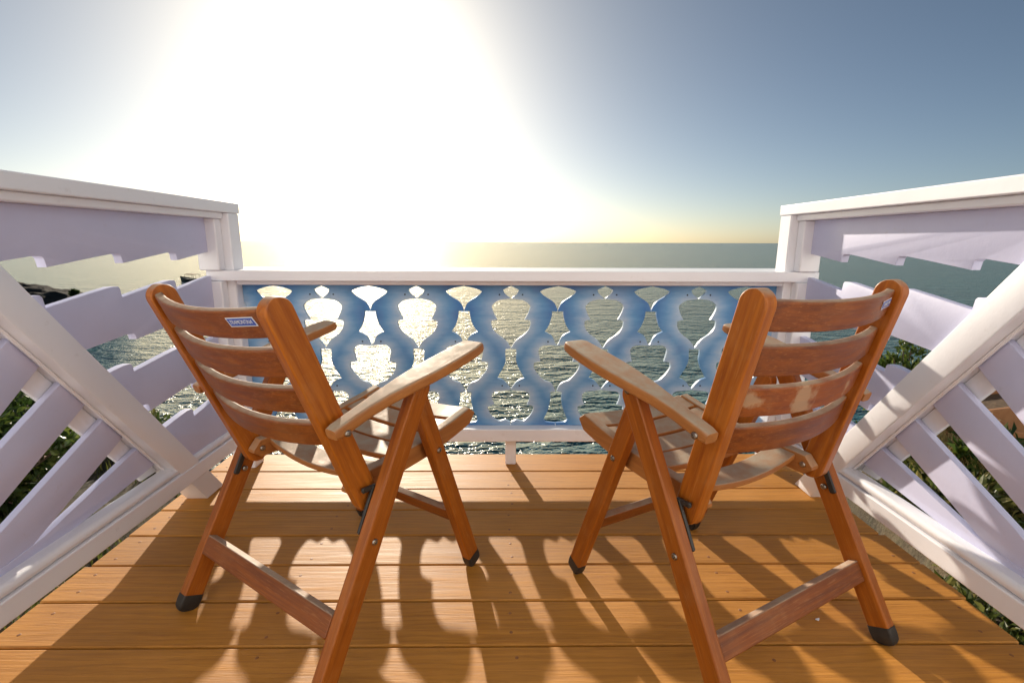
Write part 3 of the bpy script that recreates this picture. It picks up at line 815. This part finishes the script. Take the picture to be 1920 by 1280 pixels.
# ------------------------------------------------------------------ plants
def leaf_cloud(P, N, size, aspect, droop=.25, rs=None):
    """P centres (n,3), N outward dirs; returns verts, faces of folded six-vertex leaves"""
    r = rs or rng; V, F = [], []
    for p, nr in zip(P, N):
        d = Vector(nr)+Vector(r.normal(0, .55, 3)); d.z += .15; d.normalize()
        sd = d.cross(Vector(r.normal(0, 1, 3))); sd.normalize(); upv = sd.cross(d)
        L = size*r.uniform(.65, 1.3); w = L*aspect*.5; p = Vector(p)
        b = len(V); fold = upv*(w*.35)
        V += [p, p+d*L*.35+sd*w+fold, p+d*L*.75+sd*w*.8+fold-upv*L*droop*.3, p+d*L-upv*L*droop, p+d*L*.75-sd*w*.8+fold-upv*L*droop*.3, p+d*L*.35-sd*w+fold, p+d*L*.5-upv*L*droop*.12]
        F += [(b, b+1, b+6), (b+1, b+2, b+6), (b+2, b+3, b+6), (b+3, b+4, b+6), (b+4, b+5, b+6), (b+5, b, b+6)]
    return V, F
def nomesh(name, V, F, mat, parent=None, mtx=None):
    me = bpy.data.meshes.new(name); me.from_pydata([tuple(K*c for c in v) for v in V], [], F); me.materials.append(mat)
    o = bpy.data.objects.new(name, me); link(o, parent)
    if mtx is not None:
        mm = mtx.copy(); mm.translation = mm.translation*K; o.matrix_basis = mm
    return o
def tube(V, F, pts, r0, r1, n=5):
    b = len(V)
    for i, p in enumerate(pts):
        q = Vector(pts[min(i+1, len(pts)-1)])-Vector(pts[max(i-1, 0)]); q.normalize()
        a = q.cross(Vector((.31, .92, .2))).normalized(); c = q.cross(a); rr = r0+(r1-r0)*i/(len(pts)-1)
        for k in range(n):
            t = 2*math.pi*k/n; V.append(tuple(Vector(p)+a*rr*math.cos(t)+c*rr*math.sin(t)))
    for i in range(len(pts)-1):
        for k in range(n): F.append((b+i*n+k, b+i*n+(k+1) % n, b+(i+1)*n+(k+1) % n, b+(i+1)*n+k))
def shrub(name, base, rad, height, nstem, nleaf, size, aspect, mat, label, cat='shrub', flowers=0, group=None, lean=(0, 0)):
    x, y = base[:2]; z = base[2] if len(base) > 2 else ground_z(x, y)-.03
    root = empty(name, (x, y, z)); SV, SF = [], []; tips = []
    for i in range(nstem):
        a = random.uniform(0, 6.28); rr = rad*math.sqrt(random.random()); h = height*random.uniform(.65, 1.0)*(1-.35*(rr/rad)**2)
        e = Vector((rr*math.cos(a)+lean[0]*h, rr*math.sin(a)+lean[1]*h, h)); m1 = Vector((e.x*.35+random.uniform(-.1, .1)*rad, e.y*.35+random.uniform(-.1, .1)*rad, h*.5))
        pts = [Vector((e.x*.05, e.y*.05, 0)), m1, e]; tube(SV, SF, pts, .014, .004)
        for t in np.linspace(.25, 1, 8): tips.append((pts[0].lerp(m1, min(1, t*2)) if t < .5 else m1.lerp(e, t*2-1)))
        for q in range(3):
            t = random.uniform(.35, .95); p = (pts[0].lerp(m1, t*2) if t < .5 else m1.lerp(e, t*2-1)); o = p+Vector((random.gauss(0, .3)*rad, random.gauss(0, .3)*rad, random.uniform(.05, .3)*height*.6))
            tube(SV, SF, [p, (p+o)/2+Vector((0, 0, .02)), o], .006, .002); tips += [p.lerp(o, f) for f in (.4, .7, .9, 1.0)]
    nomesh('stems', SV, SF, M['bark'], root)
    ctr = Vector((lean[0]*height*.5, lean[1]*height*.5, height*.4)); P, N = [], []
    for i in range(nleaf):
        p = random.choice(tips)+Vector(rng.normal(0, rad*.075, 3)); P.append(p); N.append((p-ctr).normalized())
    V, F = leaf_cloud(P, N, size, aspect); nomesh('crown', V, F, mat, root)
    if flowers:
        P, N = [], []
        for i in range(flowers):
            p = random.choice(tips); p = ctr+(p-ctr)*1.06
            for k in range(6): P.append(p+Vector(rng.normal(0, .008, 3))); N.append((p-ctr).normalized())
        V, F = leaf_cloud(P, N, size*.55, .6, .1); nomesh('blossoms', V, F, M['petal'], root)
    tag(root, label, cat, group); return root
shrub('flowering_shrub', (-4.15, 3.55), .75, 1.05, 16, 2600, .085, .6, M['leaf'], 'leafy shrub with pale pink blossoms seen between the lavender slats', flowers=130)
shrub('flowering_shrub', (-5.3, 4.4), .8, .9, 14, 1700, .085, .6, M['leaf_dark'], 'dark shrub with few blossoms behind the pink-flowered shrub', flowers=15)
shrub('cliff_shrub', (-4.0, 5.2), .4, .30, 12, 700, .065, .55, M['leaf'], 'small green shrub on the cliff edge beyond the wave-cut boards')
shrub('cliff_shrub', (-6.4, 6.2), .9, .45, 14, 1200, .09, .5, M['leaf_dark'], 'broad dark shrub on the cliff edge furthest from the deck')
shrub('green_bush', (3.50, 4.05, -.86), .34, 1.02, 16, 2300, .060, .42, M['leaf'], 'small-leaved green bush standing against the sea')
shrub('leafy_plant', (3.62, 3.25), .30, .58, 9, 360, .13, .30, M['leaf'], 'upright plant with narrow leaves in front of the clay planters')
shrub('low_shrub', (3.0, 2.95), .45, .42, 14, 1500, .075, .45, M['cover'], 'low green shrub growing close to the deck edge')
shrub('rock_shrub', (-69.5, 78.5, SEA_Z+3.0), .5, 1.3, 8, 420, .35, .5, M['leaf_dark'], 'lone dark shrub on the tip of the rock spit')

def blades(name, n, area, mat, h0, h1, w, label, cat, kind=None, parent=None, curl=.5):
    V, F = [], []
    for i in range(n):
        x, y = area(); z = ground_z(x, y)-.01; h = random.uniform(h0, h1); a = random.uniform(0, 6.28); c = Vector((math.cos(a), math.sin(a), 0)); s = Vector((-c.y, c.x, 0))*w*random.uniform(.6, 1.3)
        p = Vector((x, y, z)); b = len(V); k = random.uniform(.1, curl)
        V += [p-s, p+s, p+c*h*k*.4+Vector((0, 0, h*.6))+s*.8, p+c*h*k*.4+Vector((0, 0, h*.6))-s*.8, p+c*h*k+Vector((0, 0, h*(1-k*.3)))]
        F += [(b, b+1, b+2, b+3), (b+3, b+2, b+4)]
    o = nomesh(name, V, F, mat); tag(o, label, cat, kind=kind); return o
def area_right():
    while True:
        x, y = random.uniform(1.15, 4.4), random.uniform(-.2, 4.4)
        if y < lerp_pts(x, EDGE)-.1: return x, y
def area_left():
    while True:
        x, y = random.uniform(-6.5, -1.5), random.uniform(.5, 6.5)
        if y < lerp_pts(x, EDGE)+.2 and fbm(x*.9, y*.9, 4) > -.12: return x, y
P, N = [], []
while len(P) < 17000:
    x, y = area_right()
    if fbm(x*1.3, y*1.3, 9) < -.22: continue
    h = random.uniform(.0, .16)*(1+.6*fbm(x*2, y*2, 4)); P.append((x, y, ground_z(x, y)+h)); N.append((rng.normal(0, .7), rng.normal(0, .7), .8))
V, F = leaf_cloud(P, N, .070, .38); tag(nomesh('ground_cover', V, F, M['cover']), 'low leafy ground cover with pale tips beside the deck', 'ground cover', kind='stuff')
blades('grass', 9000, area_left, M['cover'], .05, .20, .006, 'sparse wiry grass on the dark ground by the pink-flowered shrub', 'grass', 'stuff')
def clump(name, x, y, n, rad, h, label):
    root = empty(name, (x, y, ground_z(x, y)-.02)); V, F = [], []
    for i in range(n):
        a = random.uniform(0, 6.28); rr = rad*.35*math.sqrt(random.random()); p = Vector((rr*math.cos(a), rr*math.sin(a), 0)); a2 = a+random.gauss(0, .7)
        c = Vector((math.cos(a2), math.sin(a2), 0)); s = Vector((-c.y, c.x, 0))*.004; hh = h*random.uniform(.6, 1.1); k = random.uniform(.2, .9)*rad; b = len(V)
        V += [p-s, p+s, p+c*k*.35+Vector((0, 0, hh*.6))+s, p+c*k*.35+Vector((0, 0, hh*.6))-s, p+c*k*.75+Vector((0, 0, hh*.95))+s*.7, p+c*k*.75+Vector((0, 0, hh*.95))-s*.7, p+c*k*1.1+Vector((0, 0, hh*.85))]
        F += [(b, b+1, b+2, b+3), (b+3, b+2, b+4, b+5), (b+5, b+4, b+6)]
    nomesh('blades', V, F, M['straw'], root); tag(root, label, 'grass clump'); return root
clump('dry_grass_clump', 3.85, 4.0, 1500, .38, .42, 'tall golden clump of dry grass against the sea edge')
clump('dry_grass_clump', 3.45, 3.45, 1100, .34, .34, 'shorter golden clump of dry grass amid the ground cover')
def planter(x, y, z, lx, ly, h, rz, label):
    root = empty('planter_box', (x, y, z), rz); t = .04
    for nm, lo, hi in (('panel', (-lx, -ly, 0), (lx, -ly+t, h)), ('panel', (-lx, ly-t, 0), (lx, ly, h)), ('panel', (-lx, -ly+t+.001, 0), (-lx+t, ly-t-.001, h-.002)), ('panel', (lx-t, -ly+t+.001, 0), (lx, ly-t-.001, h-.002))):
        box(nm, lo, hi, M['terracotta'], root, .012)
    box('soil', (-lx+t+.001, -ly+t+.001, .02), (lx-t-.001, ly-t-.001, h-.05), M['soil'], root, .01, 0)
    tag(root, label, 'planter'); return root
planter(4.45, 4.25, ground_z(4.45, 4.25)-.05, .62, .24, .46, R(15), 'long clay planter box beyond the narrow-leaved plant')
planter(4.05, 3.70, ground_z(4.05, 3.70)-.05, .42, .20, .34, R(-38), 'lower clay planter box beside the ground cover')

# ------------------------------------------------------------------ flakes of white paint lying on the deck
for (fx, fy, rz) in ((.843, 1.125, .4), (.60, 1.034, 1.3)):
    V = [(.0075*math.cos(a)*q, .004*math.sin(a)*q, .0005+.0012*math.cos(2*a)) for a, q in zip(np.linspace(0, 2*math.pi, 9)[:-1], (1, .8, 1.1, .9, 1, .7, 1.1, .85))]
    n = len(V); V2 = V+[(x, y, z+.0008) for x, y, z in V]
    F = [tuple(range(n))[::-1], tuple(range(n, 2*n))]+[(i, (i+1) % n, n+(i+1) % n, n+i) for i in range(n)]
    o = mesh('paint_flake', V2, F, M['sticker_white'], None, Matrix.Translation((fx, fy, .0018)) @ Matrix.Rotation(rz, 4, 'Z'), 0)
    tag(o, 'tiny white paint flake on the planks just beside the upright chair\'s black rear foot' if fx > .7 else 'tiny white paint flake on the planks under the upright chair\'s rear stretcher', 'paint flake', 'white paint flakes on the deck')
